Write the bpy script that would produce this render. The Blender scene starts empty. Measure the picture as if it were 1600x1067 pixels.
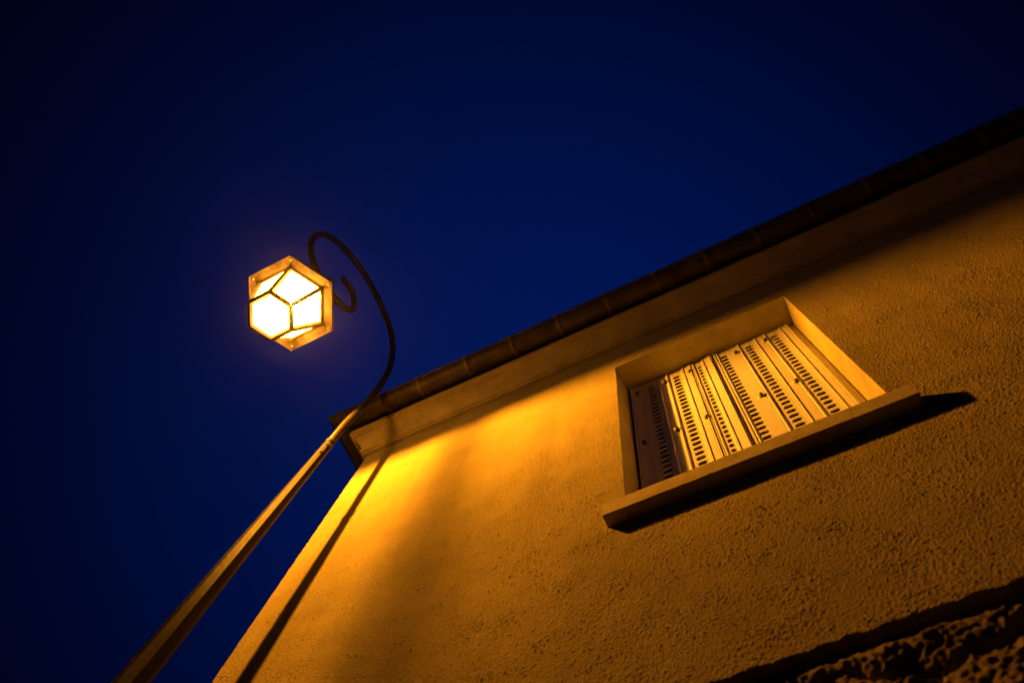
import bpy, math, random
import numpy as np
from mathutils import Vector, Matrix, noise
random.seed(7)
U = 1.3          # metres per layout unit
CAMZ = 1.6       # camera height above the ground
C = bpy.context.scene.collection
sin, cos, pi = math.sin, math.cos, math.pi

def W(p):        # layout unit (camera at the origin, wall plane y=1) -> world metres
    return Vector((p[0]*U, p[1]*U, p[2]*U + CAMZ))

# ------------------------------------------------------------------ materials
def mat(name):
    m = bpy.data.materials.new(name); m.use_nodes = True
    nt = m.node_tree; nt.nodes.clear()
    out = nt.nodes.new('ShaderNodeOutputMaterial')
    return m, nt, out
def N(nt, typ, **kw):
    n = nt.nodes.new(typ)
    for k, v in kw.items():
        if k in n.inputs: n.inputs[k].default_value = v
        else: setattr(n, k, v)
    return n
def noise_n(nt, co, scale, detail=4, rough=.55):
    n = N(nt, 'ShaderNodeTexNoise'); n.inputs['Scale'].default_value = scale
    n.inputs['Detail'].default_value = detail; n.inputs['Roughness'].default_value = rough
    nt.links.new(co, n.inputs['Vector']); return n
def ramp(nt, fac, stops):
    r = N(nt, 'ShaderNodeValToRGB'); e = r.color_ramp.elements
    while len(e) < len(stops): e.new(.5)
    for el, (p, c) in zip(e, stops):
        el.position = p; el.color = (*c, 1) if len(c) == 3 else c
    nt.links.new(fac, r.inputs[0]); return r
def mul(nt, a, b, f=1.0):
    m = N(nt, 'ShaderNodeMix', data_type='RGBA', blend_type='MULTIPLY')
    m.inputs[0].default_value = f
    nt.links.new(a, m.inputs[6]); nt.links.new(b, m.inputs[7]); return m.outputs[2]
def bump(nt, h, dist, strength=1.0, prev=None):
    b = N(nt, 'ShaderNodeBump'); b.inputs['Distance'].default_value = dist
    b.inputs['Strength'].default_value = strength
    nt.links.new(h, b.inputs['Height'])
    if prev is not None: nt.links.new(prev, b.inputs['Normal'])
    return b.outputs['Normal']
def principled(nt, out, rough=.7, metal=0.0, spec=.3):
    b = N(nt, 'ShaderNodeBsdfPrincipled'); b.inputs['Roughness'].default_value = rough
    b.inputs['Metallic'].default_value = metal; b.inputs['Specular IOR Level'].default_value = spec
    nt.links.new(b.outputs[0], out.inputs['Surface']); return b

def g(v): return (v, v, v)

def stucco_mat():
    m, nt, out = mat('roughcast_render'); b = principled(nt, out, .95, 0, .1)
    tc = N(nt, 'ShaderNodeTexCoord').outputs['Object']
    v = N(nt, 'ShaderNodeTexVoronoi'); v.feature = 'SMOOTH_F1'
    v.inputs['Scale'].default_value = 150; v.inputs['Smoothness'].default_value = .25
    wob = noise_n(nt, tc, 90, 2)
    mixv = N(nt, 'ShaderNodeMix', data_type='RGBA'); mixv.inputs[0].default_value = .015
    nt.links.new(tc, mixv.inputs[6]); nt.links.new(wob.outputs['Color'], mixv.inputs[7])
    nt.links.new(mixv.outputs[2], v.inputs['Vector'])
    n1 = noise_n(nt, tc, 150, 5, .7); n2 = noise_n(nt, tc, 14, 4, .6); n3 = noise_n(nt, tc, 1.6, 4)
    inv = N(nt, 'ShaderNodeMath', operation='MULTIPLY'); inv.inputs[1].default_value = -.8
    nt.links.new(v.outputs['Distance'], inv.inputs[0])
    add = N(nt, 'ShaderNodeMath', operation='ADD')
    nt.links.new(inv.outputs[0], add.inputs[0]); nt.links.new(n1.outputs['Fac'], add.inputs[1])
    nrm = bump(nt, add.outputs[0], .002, .7)
    nt.links.new(nrm, b.inputs['Normal'])
    c = ramp(nt, n3.outputs['Fac'], [(.3, (.30, .255, .108)), (.7, (.375, .32, .136))])
    c2 = ramp(nt, n1.outputs['Fac'], [(.30, g(.5)), (.48, g(1))])
    mp = N(nt, 'ShaderNodeMapping'); mp.inputs['Scale'].default_value = (1, 1, .16); nt.links.new(tc, mp.inputs['Vector'])
    n4 = noise_n(nt, mp.outputs[0], 5.5, 5, .6); c4 = ramp(nt, n4.outputs['Fac'], [(.30, g(.84)), (.55, g(1))])   # rain streaks
    n5 = noise_n(nt, tc, 4.5, 3, .5); c5 = ramp(nt, n5.outputs['Fac'], [(.28, g(.9)), (.5, g(1))])
    cc = mul(nt, mul(nt, mul(nt, c.outputs[0], c2.outputs[0]), c4.outputs[0]), c5.outputs[0])
    nt.links.new(cc, b.inputs['Base Color'])
    return m
def plaster_mat(name, c0, c1, pit=.5, scale=9, bd=.002, rough=.85):
    m, nt, out = mat(name); b = principled(nt, out, rough, 0, .2)
    tc = N(nt, 'ShaderNodeTexCoord').outputs['Object']
    n1 = noise_n(nt, tc, scale, 6, .65); n2 = noise_n(nt, tc, scale*12, 5, .7); n3 = noise_n(nt, tc, scale*5, 3)
    c = ramp(nt, n1.outputs['Fac'], [(.3, c0), (.68, c1)])
    p = ramp(nt, n3.outputs['Fac'], [(.26, g(1-pit)), (.36, g(1))])
    nt.links.new(mul(nt, c.outputs[0], p.outputs[0]), b.inputs['Base Color'])
    nrm = bump(nt, n2.outputs['Fac'], bd, .8); nrm = bump(nt, n1.outputs['Fac'], bd*3, .6, nrm)
    nt.links.new(nrm, b.inputs['Normal'])
    return m
def metal_mat(name, c0, c1, rough=.45, metal=.6, scale=14, streak=True, bd=.0006, spec=.4):
    m, nt, out = mat(name); b = principled(nt, out, rough, metal, spec)
    tc = N(nt, 'ShaderNodeTexCoord').outputs['Object']
    mp = N(nt, 'ShaderNodeMapping'); mp.inputs['Scale'].default_value = (1, 1, .12 if streak else 1)
    nt.links.new(tc, mp.inputs['Vector'])
    n1 = noise_n(nt, mp.outputs[0], scale, 6, .6); n2 = noise_n(nt, tc, scale*6, 4)
    c = ramp(nt, n1.outputs['Fac'], [(.32, c0), (.66, c1)])
    nt.links.new(c.outputs[0], b.inputs['Base Color'])
    r = ramp(nt, n2.outputs['Fac'], [(.3, g(max(0, rough-.12))), (.7, g(rough+.15))])
    nt.links.new(r.outputs[0], b.inputs['Roughness'])
    nt.links.new(bump(nt, n2.outputs['Fac'], bd, .6), b.inputs['Normal'])
    return m
LAMP = (1.0, .335, .014)
GLOW = 25
GZ = -CAMZ/U
def glass_mat(name, lo, hi, dim_low=0.0):
    m, nt, out = mat(name)
    tc = N(nt, 'ShaderNodeTexCoord').outputs['Object']; n = noise_n(nt, tc, 9, 5)
    r = ramp(nt, n.outputs['Fac'], [(.3, g(lo)), (.7, g(hi))])
    sp = N(nt, 'ShaderNodeSeparateXYZ'); nt.links.new(tc, sp.inputs[0])      # density added towards the lower rim to dim the far lower wall
    dz = N(nt, 'ShaderNodeMapRange'); z0 = (3.58-GZ)*U; z1 = (3.68-GZ)*U
    dz.inputs['From Min'].default_value = z0; dz.inputs['From Max'].default_value = z1
    dz.inputs['To Min'].default_value = dim_low; dz.inputs['To Max'].default_value = 0
    nt.links.new(sp.outputs['Z'], dz.inputs['Value'])
    ad = N(nt, 'ShaderNodeMath', operation='ADD'); nt.links.new(r.outputs[0], ad.inputs[0]); nt.links.new(dz.outputs[0], ad.inputs[1])
    # opal glass: part of the bulb light passes straight through, the rest makes the pane itself glow
    iv = N(nt, 'ShaderNodeMath', operation='SUBTRACT'); iv.inputs[0].default_value = 1; nt.links.new(ad.outputs[0], iv.inputs[1])
    t = N(nt, 'ShaderNodeBsdfTransparent'); nt.links.new(iv.outputs[0], t.inputs[0])
    em = N(nt, 'ShaderNodeEmission'); em.inputs[0].default_value = (1.0, .38, .036, 1)
    gm = N(nt, 'ShaderNodeMath', operation='MULTIPLY_ADD'); gm.inputs[1].default_value = GLOW*1.7; gm.inputs[2].default_value = GLOW*.06
    nt.links.new(ad.outputs[0], gm.inputs[0]); nt.links.new(gm.outputs[0], em.inputs[1])
    asd = N(nt, 'ShaderNodeAddShader'); nt.links.new(t.outputs[0], asd.inputs[0]); nt.links.new(em.outputs[0], asd.inputs[1])
    nt.links.new(asd.outputs[0], out.inputs['Surface']); return m
def bulb_mat():
    m, nt, out = mat('sodium_bulb_light')
    e = N(nt, 'ShaderNodeEmission'); e.inputs[0].default_value = (*LAMP, 1); e.inputs[1].default_value = 41000
    nt.links.new(e.outputs[0], out.inputs['Surface']); return m

M = dict(
    stucco=stucco_mat(),
    plaster=plaster_mat('smooth_reveal_plaster', (.40, .35, .16), (.56, .50, .24), .4, 7, .0014),
    cornice=plaster_mat('weathered_cornice_plaster', (.36, .29, .12), (.58, .49, .21), .45, 6, .0018),
    concrete=plaster_mat('pitted_concrete_sill', (.34, .29, .14), (.46, .40, .19), .75, 11, .002),
    stone=plaster_mat('rubble_stone', (.09, .065, .035), (.24, .19, .11), .5, 5, .004, .95),
    bracket=metal_mat('zinc_bracket', (.08, .066, .05), (.19, .155, .12), .5, .3, 12, False),
    zinc=metal_mat('old_zinc_gutter', (.035, .029, .023), (.10, .082, .062), .55, .35, 8, False),
    pole=metal_mat('galvanised_pole', (.016, .013, .009), (.045, .037, .026), .58, .0, 20, spec=.12),
    arm=metal_mat('dark_painted_tube', (.016, .013, .010), (.035, .028, .022), .5, .1, 12, False),
    lantern=metal_mat('aged_lantern_metal', (.03, .02, .013), (.30, .235, .15), .42, .25, 7, False, .0015),
    bolt=metal_mat('steel_bolt', (.35, .33, .30), (.55, .52, .48), .3, .8, 30, False),
    shutter=metal_mat('painted_steel_shutter', (.78, .77, .66), (.87, .86, .76), .40, .05, 16, True, .0006),
    hinge=metal_mat('painted_hinge', (.030, .026, .026), (.06, .052, .050), .5, .1, 30, False),
    glass_dark=plaster_mat('dark_room_glass', (.002, .002, .002), (.004, .004, .004), .1, 4, .0001, .2),
    tile=plaster_mat('clay_roof_tile', (.16, .07, .045), (.30, .14, .09), .4, 6, .003),
    asphalt=plaster_mat('worn_asphalt', (.022, .022, .023), (.04, .039, .037), .4, 30, .004, .9),
    paving=plaster_mat('pavement_concrete', (.05, .047, .042), (.09, .084, .075), .4, 14, .003, .9),
    glass=glass_mat('lantern_glass', .06, .12, .38), glass_mid=glass_mat('half_dimmed_lantern_glass', .37, .47), glass_dim=glass_mat('dimmed_lantern_glass', .45, .60), glass_bottom=glass_mat('dimmed_bottom_glass', .62, .76), bulb=bulb_mat())  # added per-pane dimming, shaped to weaken the light on wall and pole

# ------------------------------------------------------------------ object helpers
def root(name, loc, label, cat, kind=None):
    o = bpy.data.objects.new(name, None); C.objects.link(o); o.location = loc
    o.empty_display_size = .2
    o['label'] = label; o['category'] = cat
    if kind: o['kind'] = kind
    bpy.context.view_layer.update()
    return o
def topof(o):
    while o.parent: o = o.parent
    return o
class MB:
    def __init__(s): s.v = []; s.f = []
    def add(s, vs, fs):
        n = len(s.v); s.v += [tuple(p) for p in vs]; s.f += [tuple(i+n for i in f) for f in fs]
    def box(s, a, b):
        x0, y0, z0 = a; x1, y1, z1 = b
        s.add([(x0,y0,z0),(x1,y0,z0),(x1,y1,z0),(x0,y1,z0),(x0,y0,z1),(x1,y0,z1),(x1,y1,z1),(x0,y1,z1)],
              [(0,3,2,1),(4,5,6,7),(0,1,5,4),(1,2,6,5),(2,3,7,6),(3,0,4,7)])
    def rings(s, rs, closed=True, cap=True):
        n = len(rs[0]); vs = [p for r in rs for p in r]; fs = []
        for i in range(len(rs)-1):
            for j in range(n if closed else n-1):
                k = (j+1) % n
                fs.append((i*n+j, i*n+k, (i+1)*n+k, (i+1)*n+j))
        if cap:
            fs.append(tuple(range(n))[::-1]); fs.append(tuple((len(rs)-1)*n+j for j in range(n)))
        s.add(vs, fs)
    def tube(s, pts, r, n=16, cap=True, rot=0, frame=None):
        rs = []; P = [Vector(p) for p in pts]; up = None
        for i, p in enumerate(P):
            t = (P[min(i+1, len(P)-1)]-P[max(i-1, 0)]).normalized()
            if up is None:
                up = Vector(frame) if frame else (Vector((0, 0, 1)) if abs(t.z) < .9 else Vector((1, 0, 0)))
            a = (up - t*up.dot(t)).normalized(); up = a; b = t.cross(a)
            rr = r[i] if isinstance(r, (list, tuple)) else r
            rs.append([p + a*rr*cos(rot+2*pi*j/n) + b*rr*sin(rot+2*pi*j/n) for j in range(n)])
        s.rings(rs, True, cap)
    def ball(s, c, r, n=12, m=8, sc=(1, 1, 1)):
        c = Vector(c); rs = []
        for i in range(m+1):
            t = pi*(i+.001)/(m+.002); 
            rs.append([c+Vector((r*sc[0]*sin(t)*cos(2*pi*j/n), r*sc[1]*sin(t)*sin(2*pi*j/n), -r*sc[2]*cos(t))) for j in range(n)])
        s.rings(rs)
    def build(s, name, m, parent=None, smooth=False, bevel=0, label=None, flat_angle=None):
        off = topof(parent).location.copy() if parent else Vector((0, 0, 0))
        me = bpy.data.meshes.new(name)
        me.from_pydata([tuple(W(p)-off) for p in s.v], [], s.f); me.validate(); me.update()
        me.materials.append(m)
        o = bpy.data.objects.new(name, me); C.objects.link(o)
        if parent: o.parent = parent
        if label: o['label'] = label
        import bmesh
        bm = bmesh.new(); bm.from_mesh(me); bmesh.ops.recalc_face_normals(bm, faces=bm.faces); bm.to_mesh(me); bm.free()
        if smooth:
            for p in me.polygons: p.use_smooth = True
            me.set_sharp_from_angle(angle=math.radians(flat_angle or 40))
        if bevel:
            b = o.modifiers.new('bevel', 'BEVEL'); b.width = bevel; b.segments = 3; b.limit_method = 'ANGLE'
            b.harden_normals = False
        return o

# ------------------------------------------------------------------ ground
def struct(name, mb, m):
    o = mb.build(name, m); o['kind'] = 'structure'; return o
GZ = -CAMZ/U
mb = MB(); mb.add([(-250, -250, GZ), (250, -250, GZ), (250, 250, GZ), (-250, 250, GZ)], [(0, 1, 2, 3)]); struct('ground', mb, M['asphalt'])
mb = MB(); mb.box((-12, -.35, GZ-.08), (12, 1.02, GZ+.004)); mb.box((-12, -.45, GZ-.08), (12, -.354, GZ+.012)); struct('pavement', mb, M['paving'])

# ------------------------------------------------------------------ house
XL, XR, YB = -1.742, 5.2, 7.0
WX0, WX1, WZ0, WZ1 = -.3640, .4125, 2.12, 3.527
ZS, ZC = 1.331, 3.835
house = root('house', W((XL, 1, GZ)), 'rendered house with rubble stone base, eave gutter and shuttered window lit orange by lamp', 'house')

def fn(x, y, z, s): return noise.noise(Vector((x*s, y*s, z*s)))
# front wall: grid around the window opening with slightly uneven plane and edges
def linsp(a, b, st):
    n = max(1, round((b-a)/st)); return [a+(b-a)*i/n for i in range(n)]
def aspace(segs):
    a = [np.linspace(p, q, max(2, round((q-p)/st)+1))[:-1] for p, q, st in segs]
    return np.concatenate(a+[[segs[-1][1]]])
ST = .0022
xs = aspace([(XL, WX0, ST), (WX0, WX1, ST), (WX1, 1.95, ST), (1.95, XR, .012)])
zs = aspace([(ZS, WZ0, ST), (WZ0, WZ1, ST), (WZ1, ZC+.03, ST)])
nX, nZ = len(xs), len(zs)
def field(nx, nz, lam, bw, seed):
    """band-limited random relief, wavelength lam (in cells), unit rms"""
    rs = np.random.RandomState(seed); f = np.fft.rfft2(rs.standard_normal((nx, nz)))
    k = np.hypot(np.fft.fftfreq(nx)[:, None], np.fft.rfftfreq(nz)[None, :])
    f *= np.exp(-((k-1/lam)/(bw/lam))**2)
    h = np.fft.irfft2(f, s=(nx, nz)); return h/h.std()
h1 = field(nX, nZ, 3.4, .45, 1); h2 = field(nX, nZ, 5.5, .5, 2); h3 = field(nX, nZ, 82, .8, 3); h4 = field(nX, nZ, 16, .6, 4)
def grains(nx, nz, s, seed):      # isolated sandy grains: blurred white noise, peaks kept
    rs = np.random.RandomState(seed); f = np.fft.rfft2(rs.standard_normal((nx, nz)))
    k = np.hypot(np.fft.fftfreq(nx)[:, None], np.fft.rfftfreq(nz)[None, :])
    h = np.fft.irfft2(f*np.exp(-2*(np.pi*k*s)**2), s=(nx, nz)); h = h/h.std()
    h = np.exp(.40*np.minimum(h, 2.4)); return (h-h.mean())/h.std()
hh = np.tanh(.9*h1)*.00048 + grains(nX, nZ, .62, 11)*.00038 + h3*.0003      # relief of the roughcast in layout units
hh *= (1+.12*field(nX, nZ, 90, .8, 9))
gx = np.repeat(xs[:, None], nZ, 1); gz = np.repeat(zs[None, :], nX, 0); gy = 1-hh
fld = field(4, nZ, 5, .6, 6)[0]; fl2 = field(4, nZ, 30, .7, 7)[1]
gx[0] += .0007*fld+.0010*fl2; gx[1] += .0006*fld+.0008*fl2; gy[0] = 1.0012
fb = field(nX, 4, 5, .6, 8)[:, 0]; fb2 = field(nX, 4, 34, .7, 8)[:, 1]
gz[:, 0] += .0012*fb+.0026*fb2; gz[:, 1] += .0008*fb+.0018*fb2
cxm, czm = (xs[:-1]+xs[1:])/2, (zs[:-1]+zs[1:])/2
inx = (xs > WX0-1e-6) & (xs < WX1+1e-6); inz = (zs > WZ0-1e-6) & (zs < WZ1+1e-6)
inside = inx[:, None] & inz[None, :]; gy[inside] = 1.0
idx = np.arange(nX*nZ).reshape(nX, nZ)
hole = ((cxm > WX0) & (cxm < WX1))[:, None] & ((czm > WZ0) & (czm < WZ1))[None, :]
q = np.stack([idx[:-1, :-1], idx[1:, :-1], idx[1:, 1:], idx[:-1, 1:]], -1)[~hole]
co_ = np.stack([gx, gy, gz], -1).reshape(-1, 3)
low = co_[idx[:, 0]] + np.array([0, .05, .004])             # thickness of the render above the stones
co_ = np.concatenate([co_, low]); li = nX*nZ+np.arange(nX)
q = np.concatenate([q, np.stack([idx[1:, 0], idx[:-1, 0], li[:-1], li[1:]], -1)])
def np_mesh(name, co_, q, m, parent):
    off = np.array(parent.location)
    me = bpy.data.meshes.new(name); me.vertices.add(len(co_))
    me.vertices.foreach_set('co', ((co_*U+np.array([0, 0, CAMZ]))-off).astype(np.float32).ravel())
    me.loops.add(q.size); me.loops.foreach_set('vertex_index', q.astype(np.int32).ravel())
    me.polygons.add(len(q)); me.polygons.foreach_set('loop_start', np.arange(0, q.size, 4, dtype=np.int32))
    me.polygons.foreach_set('use_smooth', np.ones(len(q), dtype=bool))
    me.update(calc_edges=True); me.materials.append(m)
    o = bpy.data.objects.new(name, me); C.objects.link(o); o.parent = parent; return o
np_mesh('front_wall', co_, q, M['stucco'], house)
mb = MB()
zz = linsp(ZS, ZC+.03, .03)+[ZC+.03]
yy = linsp(1, YB, .15)+[YB]
for y in yy:
    for z in zz: mb.v.append((XL + (.0045*fn(0, 5, z, 16)+.002*fn(0, 9, z, 45) if y == 1 else 0), y, z))
nz = len(zz)
for a in range(len(yy)-1):
    for b in range(nz-1): mb.f.append((a*nz+b, a*nz+b+1, (a+1)*nz+b+1, (a+1)*nz+b))
mb.build('side_wall', M['stucco'], house)
mb = MB(); mb.add([(XR, 1, ZS), (XR, YB, ZS), (XR, YB, ZC), (XR, 1, ZC)], [(0, 1, 2, 3)]); mb.build('side_wall', M['stucco'], house)
mb = MB(); mb.add([(XL, YB, ZS), (XR, YB, ZS), (XR, YB, ZC), (XL, YB, ZC)], [(0, 1, 2, 3)]); mb.build('back_wall', M['stucco'], house)

# rubble stone base
def stone_off(x, z):
    # outward offset of the rubble
    px, pz = x*2.7 + .5*fn(x, 0, z, 3.3)+.12*fn(x, 1, z, 13), z*4.2 + .5*fn(x, 7, z, 3.1)+.12*fn(x, 8, z, 14)
    d, pts = noise.voronoi(Vector((px, 0.3, pz)))[:2]
    e = min(1, (d[1]-d[0])*3.2); k = noise.cell(pts[0]*3.1)
    rg = 1-abs(fn(x, 2, z, 9)); r2 = 1-abs(fn(x, 5, z, 23)); r3 = abs(fn(x, 6, z, 52))
    h = -.028 + .046*(e**.5)*(.7+.45*k) + .018*(rg-.75) + .007*(r2-.75) - .005*r3 + .007*fn(x, 4, z, 80) + .003*fn(x, 4, z, 170)
    t = max(0, min(1, (ZS-.012-z)/.050))
    return -.030 + (h+.030)*(t*t*(3-2*t))
def stone_grid(x0, x1, st, z0, z1, stz, fixed=None):
    mb = MB(); X = linsp(x0, x1, st)+[x1]; Z = linsp(z0, z1, stz)+[z1]
    for x in X:
        for z in Z: mb.v.append((x, 1-stone_off(x, z), z))
    n = len(Z)
    for a in range(len(X)-1):
        for b in range(n-1): mb.f.append((a*n+b, (a+1)*n+b, (a+1)*n+b+1, a*n+b+1))
    return mb
mb = stone_grid(-.6, 1.3, .0036, .90, ZS+.002, .0036)
m2 = stone_grid(XL+.02, -.6, .03, GZ, ZS+.002, .03); mb.add(m2.v, m2.f)
m2 = stone_grid(1.3, XR, .05, GZ, ZS+.002, .05); mb.add(m2.v, m2.f)
m2 = stone_grid(-.6, 1.3, .03, GZ, .90, .03); mb.add(m2.v, m2.f)
mb.add([(XL+.02, 1.02, GZ), (XL+.02, YB, GZ), (XL+.02, YB, ZS), (XL+.02, 1.02, ZS)], [(0, 1, 2, 3)])
mb.build('stone_base', M['stone'], house, smooth=True, flat_angle=60)

# profiles swept round the left corner (o = outward offset)
def sweep(mb, prof, x1=XR, y1=YB, closed=True, cap=True, amp=.0016, sd=0):
    st = [(0, y1)]+[(0, 1+.6*k) for k in range(9, 0, -1)]
    rs = [[(XL-o, y, z) for o, z in prof] for _, y in st]+[[(XL-o, 1-o, z) for o, z in prof]]
    n = round((x1-XL)/.11)
    for i in range(1, n+1):
        x = XL+(x1-XL)*i/n; dz = amp*fn(x, 20+sd, 0, 3.1)+amp*.5*fn(x, 24+sd, 0, 9); dy = amp*fn(x, 31+sd, 0, 3.7)
        rs.append([(x, 1-o-dy*(o > .005), z+dz) for o, z in prof])
    mb.rings(rs, closed, cap)
mb = MB()
prof = [(-.02, ZC-.002), (.016, ZC-.002), (.017, ZC+.014), (.029, ZC+.016), (.033, ZC+.020), (.035, ZC+.027), (.033, ZC+.034), (.029, ZC+.038),
        (.031, ZC+.050), (.036, ZC+.064), (.043, ZC+.080), (.052, ZC+.096), (.063, ZC+.112), (.074, ZC+.124), (.076, ZC+.134), (.088, ZC+.136), (.090, ZC+.150),
        (.100, ZC+.153), (.103, ZC+.160), (.103, ZC+.205), (-.02, ZC+.205)]
sweep(mb, prof); mb.build('cornice', M['cornice'], house, smooth=True, flat_angle=25)
mb = MB(); sweep(mb, [(-.02, ZC+.206), (.085, ZC+.206), (.085, ZC+.30), (-.02, ZC+.30)]); mb.build('eaves_board', M['zinc'], house)
# gutter
GO, GZc, GR = .155, 4.098, .051
def gprof(r0, r1):
    a = [(GO+r0*cos(t), GZc+r0*sin(t)) for t in [pi+pi*i/14 for i in range(15)]]
    b = [(GO+r1*cos(t), GZc+r1*sin(t)) for t in [2*pi-pi*i/14 for i in range(15)]]
    return a+b
mb = MB(); sweep(mb, gprof(GR, GR-.0015))
lx = GO+GR+.003
sweep(mb, [(lx+.0065*cos(t), GZc+.003+.0065*sin(t)) for t in [2*pi*i/10 for i in range(10)]])
gut = mb.build('gutter', M['zinc'], house, smooth=True)
jx = [k*.795 for k in (-2.017, -1.757, -1.405, -1.073, -.742, -.403, -.069, .256, .585, .925, 1.265, 1.600, 1.935, 2.27, 2.60)]
br0 = None
for n, x in enumerate(jx):
    if br0 is None:
        mb = MB()
        R1, R0, w = GR+.0055, GR+.0005, .0085
        A = [pi*.95+pi*1.08*i/16 for i in range(17)]
        rs = []
        for t in A:
            rs.append([(x-w, 1-(GO+R0*cos(t)), GZc+R0*sin(t)), (x+w, 1-(GO+R0*cos(t)), GZc+R0*sin(t)),
                       (x+w, 1-(GO+R1*cos(t)), GZc+R1*sin(t)), (x-w, 1-(GO+R1*cos(t)), GZc+R1*sin(t))])
        mb.rings(rs)
        mb.box((x-w, 1-(GO+GR+.014), GZc-.004), (x+w, 1-(GO+GR-.004), GZc+.013))
        br0 = mb.build('bracket', M['bracket'], gut); x0 = x; o = br0
    else:
        o = br0.copy(); C.objects.link(o); o.parent = gut; o.location = ((x-x0)*U, 0, 0)
    o.location.z += random.uniform(-.002, .002)
# hipped roof with tile courses
mb = MB()
def hip(o, z): return [(XL-o, 1-o, z), (XR+o, 1-o, z), (XR+o, YB+o, z), (XL-o, YB+o, z)]
c0 = 0; sl = .62
steps = 34; mx = 2.9
prev = hip(.165, 4.125)
base = hip(.165, 4.105)
mb.rings([hip(.02, 4.105), base, prev], cap=False)
for i in range(steps):
    o1 = .165-(i+1)*(mx+.165)/steps; z1 = 4.125+(i+1)*(mx+.165)/steps*sl
    nxt = hip(o1, z1); drop = hip(o1, z1+.012)
    mb.rings([prev, nxt, drop], cap=False); prev = drop
mb.add(prev, [(0, 1, 2, 3)])
mb.build('roof', M['tile'], house)

# window reveal, room glass, sill
mb = MB(); D = 1.16
def jag(x, z): return 0
def quad_strip(p0, p1, q0, q1, n):   # from front line p to back line q
    vs = []; fs = []
    for i in range(n+1):
        t = i/n
        a = Vector(p0).lerp(Vector(p1), t); b = Vector(q0).lerp(Vector(q1), t)
        vs += [a, b]
    for i in range(n): fs.append((2*i, 2*i+1, 2*i+3, 2*i+2))
    mb.add(vs, fs)
XI0, XI1 = -.353, .4045
quad_strip((WX0, 1, WZ0), (WX0, 1, WZ1), (XI0, D, WZ0), (XI0, D, WZ1), 20)
quad_strip((WX1, 1, WZ0), (WX1, 1, WZ1), (XI1, D, WZ0), (XI1, D, WZ1), 20)
quad_strip((WX0, 1, WZ1), (WX1, 1, WZ1), (XI0, D, WZ1-.002), (XI1, D, WZ1-.002), 12)
quad_strip((WX0, 1, WZ0+.004), (WX1, 1, WZ0+.004), (XI0, D, WZ0+.004), (XI1, D, WZ0+.004), 4)
mb.build('window_reveal', M['plaster'], house)
mb = MB(); mb.box((XI0-.02, D+.002, WZ0), (XI1+.02, D+.02, WZ1+.02)); mb.build('window', M['glass_dark'], house)
SX0, SX1, SY, SZ0, SZ1 = -.4195, .4575, .9600, 2.0735, 2.1440
mb = MB(); nx = 60; rs = []
for i in range(nx+1):
    x = SX0+(SX1-SX0)*i/nx; e = .0011*fn(x, 3, 0, 22); e2 = .0011*fn(x, 8, 0, 22)
    rs.append([(x, 1.1, SZ0+.002), (x, SY+.0022, SZ0+e), (x, SY+.0005+e2, SZ0+.0018+e), (x, SY+e2, SZ1-.0025+e), (x, SY+.0025, SZ1+e), (x, 1.1, SZ1+.008)])
mb.rings(rs); mb.build('window_sill', M['concrete'], house, smooth=True, flat_angle=20)

# ------------------------------------------------------------------ shutters
YS = 1.118; ZB, ZT = 2.150, 3.516
def slot_cell(mb, x0, x1, z0, z1, xc, a, b, y):
    n = 20; cx, cz = xc, (z0+z1)/2; outer = []; inner = []; lip = []
    for i in range(n):
        t = 2*pi*i/n+pi/n; c, s = cos(t), sin(t)
        # stadium
        ix = cx+(a-b)*(1 if c > 0 else -1)+b*c; iz = cz+b*s
        inner.append((ix, y - (.0022 if s > 0 else -.0012), iz))
        lip.append((ix, y+.0025, iz))
        k = min(((x1-cx) if c > 0 else (cx-x0))/max(1e-6, abs(c)), (z1-z0)/2/max(1e-6, abs(s)))
        outer.append((cx+k*c, y, cz+k*s))
    # snap outer corners
    for (qx, qz) in ((x0, z0), (x1, z0), (x1, z1), (x0, z1)):
        j = min(range(n), key=lambda q: (outer[q][0]-qx)**2+(outer[q][2]-qz)**2); outer[j] = (qx, y, qz)
    mid = []
    for i in range(n):
        t = 2*pi*i/n+pi/n; c, s = cos(t), sin(t); A, B = a*1.12, b*1.35
        mid.append((cx+(A-B)*(1 if c > 0 else -1)+B*c, y, cz+B*s))
    mb.rings([outer, mid, inner, lip], cap=False)
def strip(mb, pts):     # vertical sheet following a plan polyline
    mb.rings([[(x, y, ZB) for x, y in pts], [(x, y, ZT) for x, y in pts]], closed=False, cap=False)
PITCH = .0418
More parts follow.
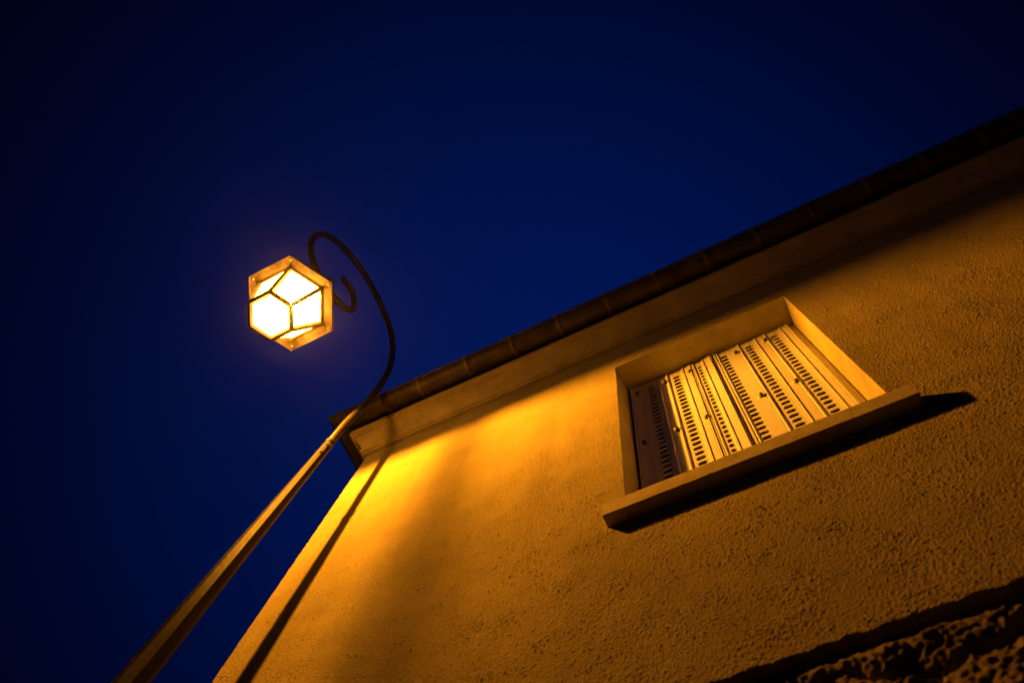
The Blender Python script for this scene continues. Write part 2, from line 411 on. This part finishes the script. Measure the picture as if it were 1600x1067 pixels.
def panel(parent, x0, x1, xc, a, lines, dy0, dy1):
    """x0..x1 width, xc slot column, a slot half width, lines ridge positions, dy plane offsets at the two edges"""
    mb = MB(); Y = lambda x: YS+dy0+(dy1-dy0)*(x-x0)/(x1-x0)
    sx0, sx1 = xc-a*1.45, xc+a*1.45
    ys = Y(xc)
    # slot column
    z = ZB+.012; nsl = int((3.455-z)/PITCH)
    z0 = 3.455-nsl*PITCH
    for k in range(nsl): slot_cell(mb, sx0, sx1, z0+k*PITCH, z0+(k+1)*PITCH, xc, a, .0098, ys)
    mb.add([(sx0, ys, ZB), (sx1, ys, ZB), (sx1, ys, z0), (sx0, ys, z0)], [(0, 1, 2, 3)])
    mb.add([(sx0, ys, 3.455), (sx1, ys, 3.455), (sx1, ys, ZT), (sx0, ys, ZT)], [(0, 1, 2, 3)])
    def seg(xa, xb, ya, yb):
        pts = [(xa, ya)]
        for l in sorted(lines):
            if xa+.004 < l < xb-.004:
                yl = Y(l); pts += [(l-.0034, yl), (l-.0022, yl+.0035), (l-.0008, yl-.0035), (l+.0022, yl-.0042), (l+.0038, yl)]
        pts.append((xb, yb)); strip(mb, pts)
    seg(x0, sx0, Y(x0), ys); seg(sx1, x1, ys, Y(x1))
    for xe, s in ((x0, 1), (x1, -1)):   # folded edges
        strip(mb, [(xe, Y(xe)), (xe, Y(xe)+.02)])
    return mb.build('panel', M['shutter'], parent, smooth=True, flat_angle=30)
def leaf(x0, x1, joints, label):
    mb = MB()    # edge stiles and rolled hinge beads join the folding panels
    for xj, r in joints:
        mb.tube([(xj, YS+.001, ZB), (xj, YS+.001, ZT)], r, 10)
    for xe in (x0, x1):
        mb.box((xe-.004, YS-.004, ZB), (xe+.004, YS+.018, ZT))
    return mb.build('shutter', M['shutter'], house, smooth=True, label=label)
g2 = .0065
left = leaf(XI0+.012, .0335, [(-.1725, .0052), (-.0505, .0048)], 'left folding shutter leaf, its outer panel in blue shade')
panel(left, XI0+.017, -.1725-g2, -.251, .0165, [-.284, -.214], 0, .002)
panel(left, -.1725+g2, -.0505-g2, -.1345, .0165, [-.100, -.068], .005, -.004)
panel(left, -.0505+g2, .0285, -.0285, .0090, [-.0075], .004, -.009)
right = leaf(.0475, .372, [(.0595, .0045), (.1555, .0052), (.2720, .0052)], 'right folding shutter leaf, fully lit')
panel(right, .0595+g2, .1555-g2, .0825, .0155, [.108], .002, -.001)
panel(right, .1555+g2, .2720-g2, .1920, .0165, [.228], .003, -.001)
panel(right, .2720+g2, .366, .3050, .0160, [.340], .003, -.001)
# fixed strip and shadow gap against the right jamb, head rail
mb = MB(); mb.box((.3795, YS+.014, ZB), (.4035, YS+.03, ZT)); mb.build('shutter_guide', M['shutter'], house)
h0 = {}
for par, xs_ in ((left, (-.314, -.185, -.070)), (right, (.136, .265))):
    for x in xs_:
        for z in (3.418, 2.856):
            k = 'h'
            if k not in h0:
                mb = MB(); w, hh_, d = .0058, .0115, .010
                mb.box((-w, -d, -hh_), (w, .006, hh_)); 
                mb.v = [(a+x, b+YS, c+z) for a, b, c in mb.v]
                h0[k] = mb.build('hinge', M['hinge'], par, bevel=.0012); base_xz = (x, z)
                mb = MB(); mb.box((x-w-.0065, YS-.010, z-hh_*.95), (x-w-.0004, YS+.004, z+hh_*.95)); fl = mb.build('hinge_plate', M['shutter'], par)
            else:
                o = h0[k].copy(); C.objects.link(o); o.parent = par
                o.location = ((x-base_xz[0])*U, 0, (z-base_xz[1])*U)
                o2 = fl.copy(); C.objects.link(o2); o2.parent = par; o2.location = o.location

# ------------------------------------------------------------------ street lamp
PX, PY = -1.609, .733
LX, LY = -1.6556, .1346
lamp = root('street_lamp', W((PX, PY, GZ)), 'lit hexagonal lantern hanging from a spiral arm on a tall tapered pole beside the house', 'street lamp')
rad = lambda z: .0185+(3.26-z)*.0116
def octo(z, r, n=8, ph0=math.radians(43)):
    # vertices so that facet normals sit at ph0 + k*45 deg measured from -y towards +x
    return [(PX+r*sin(ph0+pi/n+2*pi*k/n), PY-r*cos(ph0+pi/n+2*pi*k/n), z) for k in range(n)]
mb = MB(); zsq = [GZ, 0, 1, 2, 2.6, 3.0, 3.262]
mb.rings([octo(z, rad(z)/cos(pi/8)*1.0) for z in zsq]); mb.build('pole', M['pole'], lamp, bevel=.002)
mb = MB(); mb.rings([octo(GZ+.002, .12, 24), octo(GZ+.02, .12, 24), octo(GZ+.05, .09, 24), octo(GZ+.16, .086, 24)]); mb.build('pole_base', M['pole'], lamp, smooth=True)
mb = MB()
mb.rings([octo(z, r, 24) for z, r in ((3.252, .0215), (3.262, .0232), (3.270, .0232), (3.276, .0205), (3.284, .0178))])
col = mb.build('collar', M['pole'], lamp, smooth=True)
for z, ph in ((3.215, 43), (3.222, 88), (3.222, -22), (3.222, 133), (3.13, 43), (3.135, -22)):
    mb = MB(); a = math.radians(ph); r = rad(z)
    mb.tube([(PX+(r-.003)*sin(a), PY-(r-.003)*cos(a), z), (PX+(r+.006)*sin(a), PY-(r+.006)*cos(a), z)], .0032, 8)
    mb.tube([(PX+(r+.002)*sin(a), PY-(r+.002)*cos(a), z), (PX+(r+.0045)*sin(a), PY-(r+.0045)*cos(a), z)], .0052, 6)
    mb.build('bolt', M['bolt'], col)
# spiral arm in the vertical plane pole - lantern
H = Vector((LX-PX, LY-PY, 0)).normalized()
def HP(h, z): return (PX+H.x*h, PY+H.y*h, z)
arm = [(0, 3.24), (0, 3.5), (-.010, 3.75), (-.014, 4.05), (.004, 4.33), (.058, 4.55), (.151, 4.716), (.268, 4.798), (.408, 4.853), (.537, 4.863), (.666, 4.827),
       (.766, 4.752), (.830, 4.655), (.851, 4.560), (.846, 4.451), (.810, 4.345), (.754, 4.268), (.685, 4.231), (.60, 4.222), (.515, 4.233), (.456, 4.262),
       (.413, 4.318), (.403, 4.389), (.433, 4.468), (.484, 4.514), (.534, 4.520), (.572, 4.493)]
def cr(P, k=7):
    o = []
    for i in range(len(P)-1):
        p0, p1, p2, p3 = P[max(i-1, 0)], P[i], P[i+1], P[min(i+2, len(P)-1)]
        for j in range(k):
            t = j/k
            o.append(tuple(.5*((2*b)+(c-a)*t+(2*a-5*b+4*c-d)*t*t+(-a+3*b-3*c+d)*t**3) for a, b, c, d in zip(p0, p1, p2, p3)))
    return o+[P[-1]]
mb = MB(); mb.tube([HP(*q) for q in cr(arm)], .0180, 18, frame=tuple(H.cross(Vector((0, 0, 1)))))
mb.build('arm', M['arm'], lamp, smooth=True, flat_angle=60)
# lantern
ZP, ZG, ZL = 3.720, 3.716, 3.464
RP, RT, RB = .2335, .1715, .1080
ROT = math.radians(-1)
def hexp(r, z, n=6): return [(LX+r*cos(ROT+2*pi*k/n), LY+r*sin(ROT+2*pi*k/n), z) for k in range(n)]
mb = MB()
T, B = hexp(RT, ZG), hexp(RB, ZL)
bw = .0130
def bar(a, b, r=bw): mb.tube([a, b], r, 4, rot=pi/4, frame=tuple((Vector(a)+Vector(b))/2-Vector((LX, LY, 3.6))))
for k in range(6):
    bar(T[k], B[k]); bar(T[k], T[(k+1) % 6], bw*.7); bar(B[k], B[(k+1) % 6])
    mb.ball(B[k], .0105, 10, 6)
lan = mb.build('lantern', M['lantern'], lamp, bevel=.0015)
for k in range(6):
    a, b, c, d = [Vector(p) for p in (T[k], T[(k+1) % 6], B[(k+1) % 6], B[k])]
    mb = MB(); mb.add([a, b, c, d], [(0, 1, 2, 3)]); mb.build('pane', M['glass' if k == 0 else 'glass_mid' if k == 1 else 'glass_dim'], lan)
mb = MB(); mb.add(B, [(0, 1, 2, 3, 4, 5)]); mb.build('pane', M['glass_bottom'], lan)  # bottom pane density added to dim the light falling on the pole
mb = MB()   # cover plate with turned rim, hollow pyramid roof above it
mb.rings([hexp(RT-.006, ZP), hexp(RP-.004, ZP), hexp(RP-.003, ZP-.009), hexp(RP, ZP-.009), hexp(RP+.001, ZP+.012), hexp(.10, ZP+.13), hexp(.045, ZP+.20), hexp(.03, ZP+.30)], cap=False)
mb.add(hexp(.03, ZP+.30), [(0, 1, 2, 3, 4, 5)])
mb.rings([hexp(RT-.006, ZP), hexp(RT-.006, ZP+.004), hexp(.14, ZP+.08), hexp(.03, ZP+.10)], cap=False); mb.add(hexp(.03, ZP+.10), [(0, 1, 2, 3, 4, 5)])
mb.build('cover_plate', M['lantern'], lan)
for k in range(6):
    p = hexp(RP-.020, ZP-.002)[k]; mb = MB(); mb.ball(p, .0075, 10, 6, (1, 1, .7)); mb.build('rivet', M['bolt'], lan)
mb = MB(); mb.tube([(LX, LY, ZP+.29), (LX, LY, 4.33)], .012, 12); mb.ball((LX, LY, 4.335), .017); mb.tube([(LX, LY, 4.19), (LX, LY, 4.255)], .024, 14)
mb.build('hanger', M['arm'], lamp, smooth=True)
BZ = 3.731
mb = MB(); mb.ball((LX, LY+.012, BZ), .022, 20, 12, (1, 1, .9)); mb.build('bulb', M['bulb'], lan, smooth=True, flat_angle=80)

# ------------------------------------------------------------------ sky
w = bpy.data.worlds.new('World'); bpy.context.scene.world = w; w.use_nodes = True
nt = w.node_tree; nt.nodes.clear(); out = nt.nodes.new('ShaderNodeOutputWorld')
bg = nt.nodes.new('ShaderNodeBackground'); nt.links.new(bg.outputs[0], out.inputs[0])
sky = nt.nodes.new('ShaderNodeTexSky'); sky.sky_type = 'NISHITA'; sky.sun_disc = False
sky.sun_elevation = math.radians(-3.5); sky.sun_rotation = math.radians(40)
mx = nt.nodes.new('ShaderNodeMix'); mx.data_type = 'RGBA'; mx.blend_type = 'MULTIPLY'; mx.inputs[0].default_value = 1
nt.links.new(sky.outputs[0], mx.inputs[6]); mx.inputs[7].default_value = (.02, 3.0, 22.0, 1)
# lens vignetting and some dusk gradient, put in the sky colour around this direction
tc = nt.nodes.new('ShaderNodeTexCoord'); dp = nt.nodes.new('ShaderNodeVectorMath'); dp.operation = 'DOT_PRODUCT'
dp.inputs[1].default_value = Vector((-.20, .26, .944)).normalized()
nt.links.new(tc.outputs['Generated'], dp.inputs[0])
mr = nt.nodes.new('ShaderNodeMapRange'); mr.inputs['From Min'].default_value = .6; mr.inputs['From Max'].default_value = 1
nt.links.new(dp.outputs['Value'], mr.inputs['Value'])
pw = nt.nodes.new('ShaderNodeMath'); pw.operation = 'POWER'; pw.inputs[1].default_value = 3.7; nt.links.new(mr.outputs[0], pw.inputs[0])
ad = nt.nodes.new('ShaderNodeMath'); ad.operation = 'ADD'; ad.inputs[1].default_value = .04; nt.links.new(pw.outputs[0], ad.inputs[0])
# and it is brighter all round towards the horizon
sx = nt.nodes.new('ShaderNodeSeparateXYZ'); nt.links.new(tc.outputs['Generated'], sx.inputs[0])
hr = nt.nodes.new('ShaderNodeMapRange'); hr.interpolation_type = 'SMOOTHSTEP'
for k_, v_ in (('From Min', .60), ('From Max', .10), ('To Min', 0), ('To Max', .4)): hr.inputs[k_].default_value = v_
nt.links.new(sx.outputs['Z'], hr.inputs['Value'])
a2 = nt.nodes.new('ShaderNodeMath'); a2.operation = 'ADD'; nt.links.new(ad.outputs[0], a2.inputs[0]); nt.links.new(hr.outputs[0], a2.inputs[1]); ad = a2
sc = nt.nodes.new('ShaderNodeVectorMath'); sc.operation = 'SCALE'; nt.links.new(mx.outputs[2], sc.inputs[0]); nt.links.new(ad.outputs[0], sc.inputs['Scale'])
nt.links.new(sc.outputs[0], bg.inputs[0]); bg.inputs[1].default_value = .15

# added scattering volume standing in for lens bloom round the lantern
hz = MB(); hz.box((-14, -14, GZ-1.2), (14, 14, 9)); hm, hnt, hout = mat('bloom_air')
pv = hnt.nodes.new('ShaderNodeVolumePrincipled'); pv.inputs['Color'].default_value = (.9, .9, .92, 1)
pv.inputs['Density'].default_value = .0011; pv.inputs['Anisotropy'].default_value = .985
hnt.links.new(pv.outputs[0], hout.inputs['Volume'])
ho = hz.build('bloom_haze', hm); ho['kind'] = 'stuff'; ho['label'] = 'added scattering air standing in for lens bloom round the lantern'; ho['category'] = 'bloom_haze'

# ------------------------------------------------------------------ camera
cam = bpy.data.cameras.new('camera'); co = bpy.data.objects.new('camera', cam); C.objects.link(co)
r = Vector((0.895209441831936, 0.4344591204391123, 0.09922362582684922))
dn = Vector((-0.3985974470256394, 0.8801731902210027, -0.2577115256266688))
fw = Vector((-0.19929909804009727, 0.19115550707069745, 0.9611136465772132))
m = Matrix(((r.x, -dn.x, -fw.x), (r.y, -dn.y, -fw.y), (r.z, -dn.z, -fw.z))).to_4x4()
m.translation = (0, 0, CAMZ); co.matrix_world = m
cam.sensor_width = 36; cam.lens = 36*1286.4/1600
cam.clip_end = 2000; cam.clip_start = .05
cam.dof.use_dof = True; cam.dof.focus_distance = 4.0; cam.dof.aperture_fstop = 2.4
S = bpy.context.scene; S.camera = co
S.view_settings.view_transform = 'Standard'; S.view_settings.look = 'None'
S.view_settings.exposure = 0; S.view_settings.gamma = 1
S.cycles.use_denoising = True; S.cycles.denoiser = 'OPENIMAGEDENOISE'; S.cycles.denoising_prefilter = 'NONE'; S.cycles.max_bounces = 6; S.cycles.transparent_max_bounces = 12
S.cycles.sample_clamp_indirect = 6
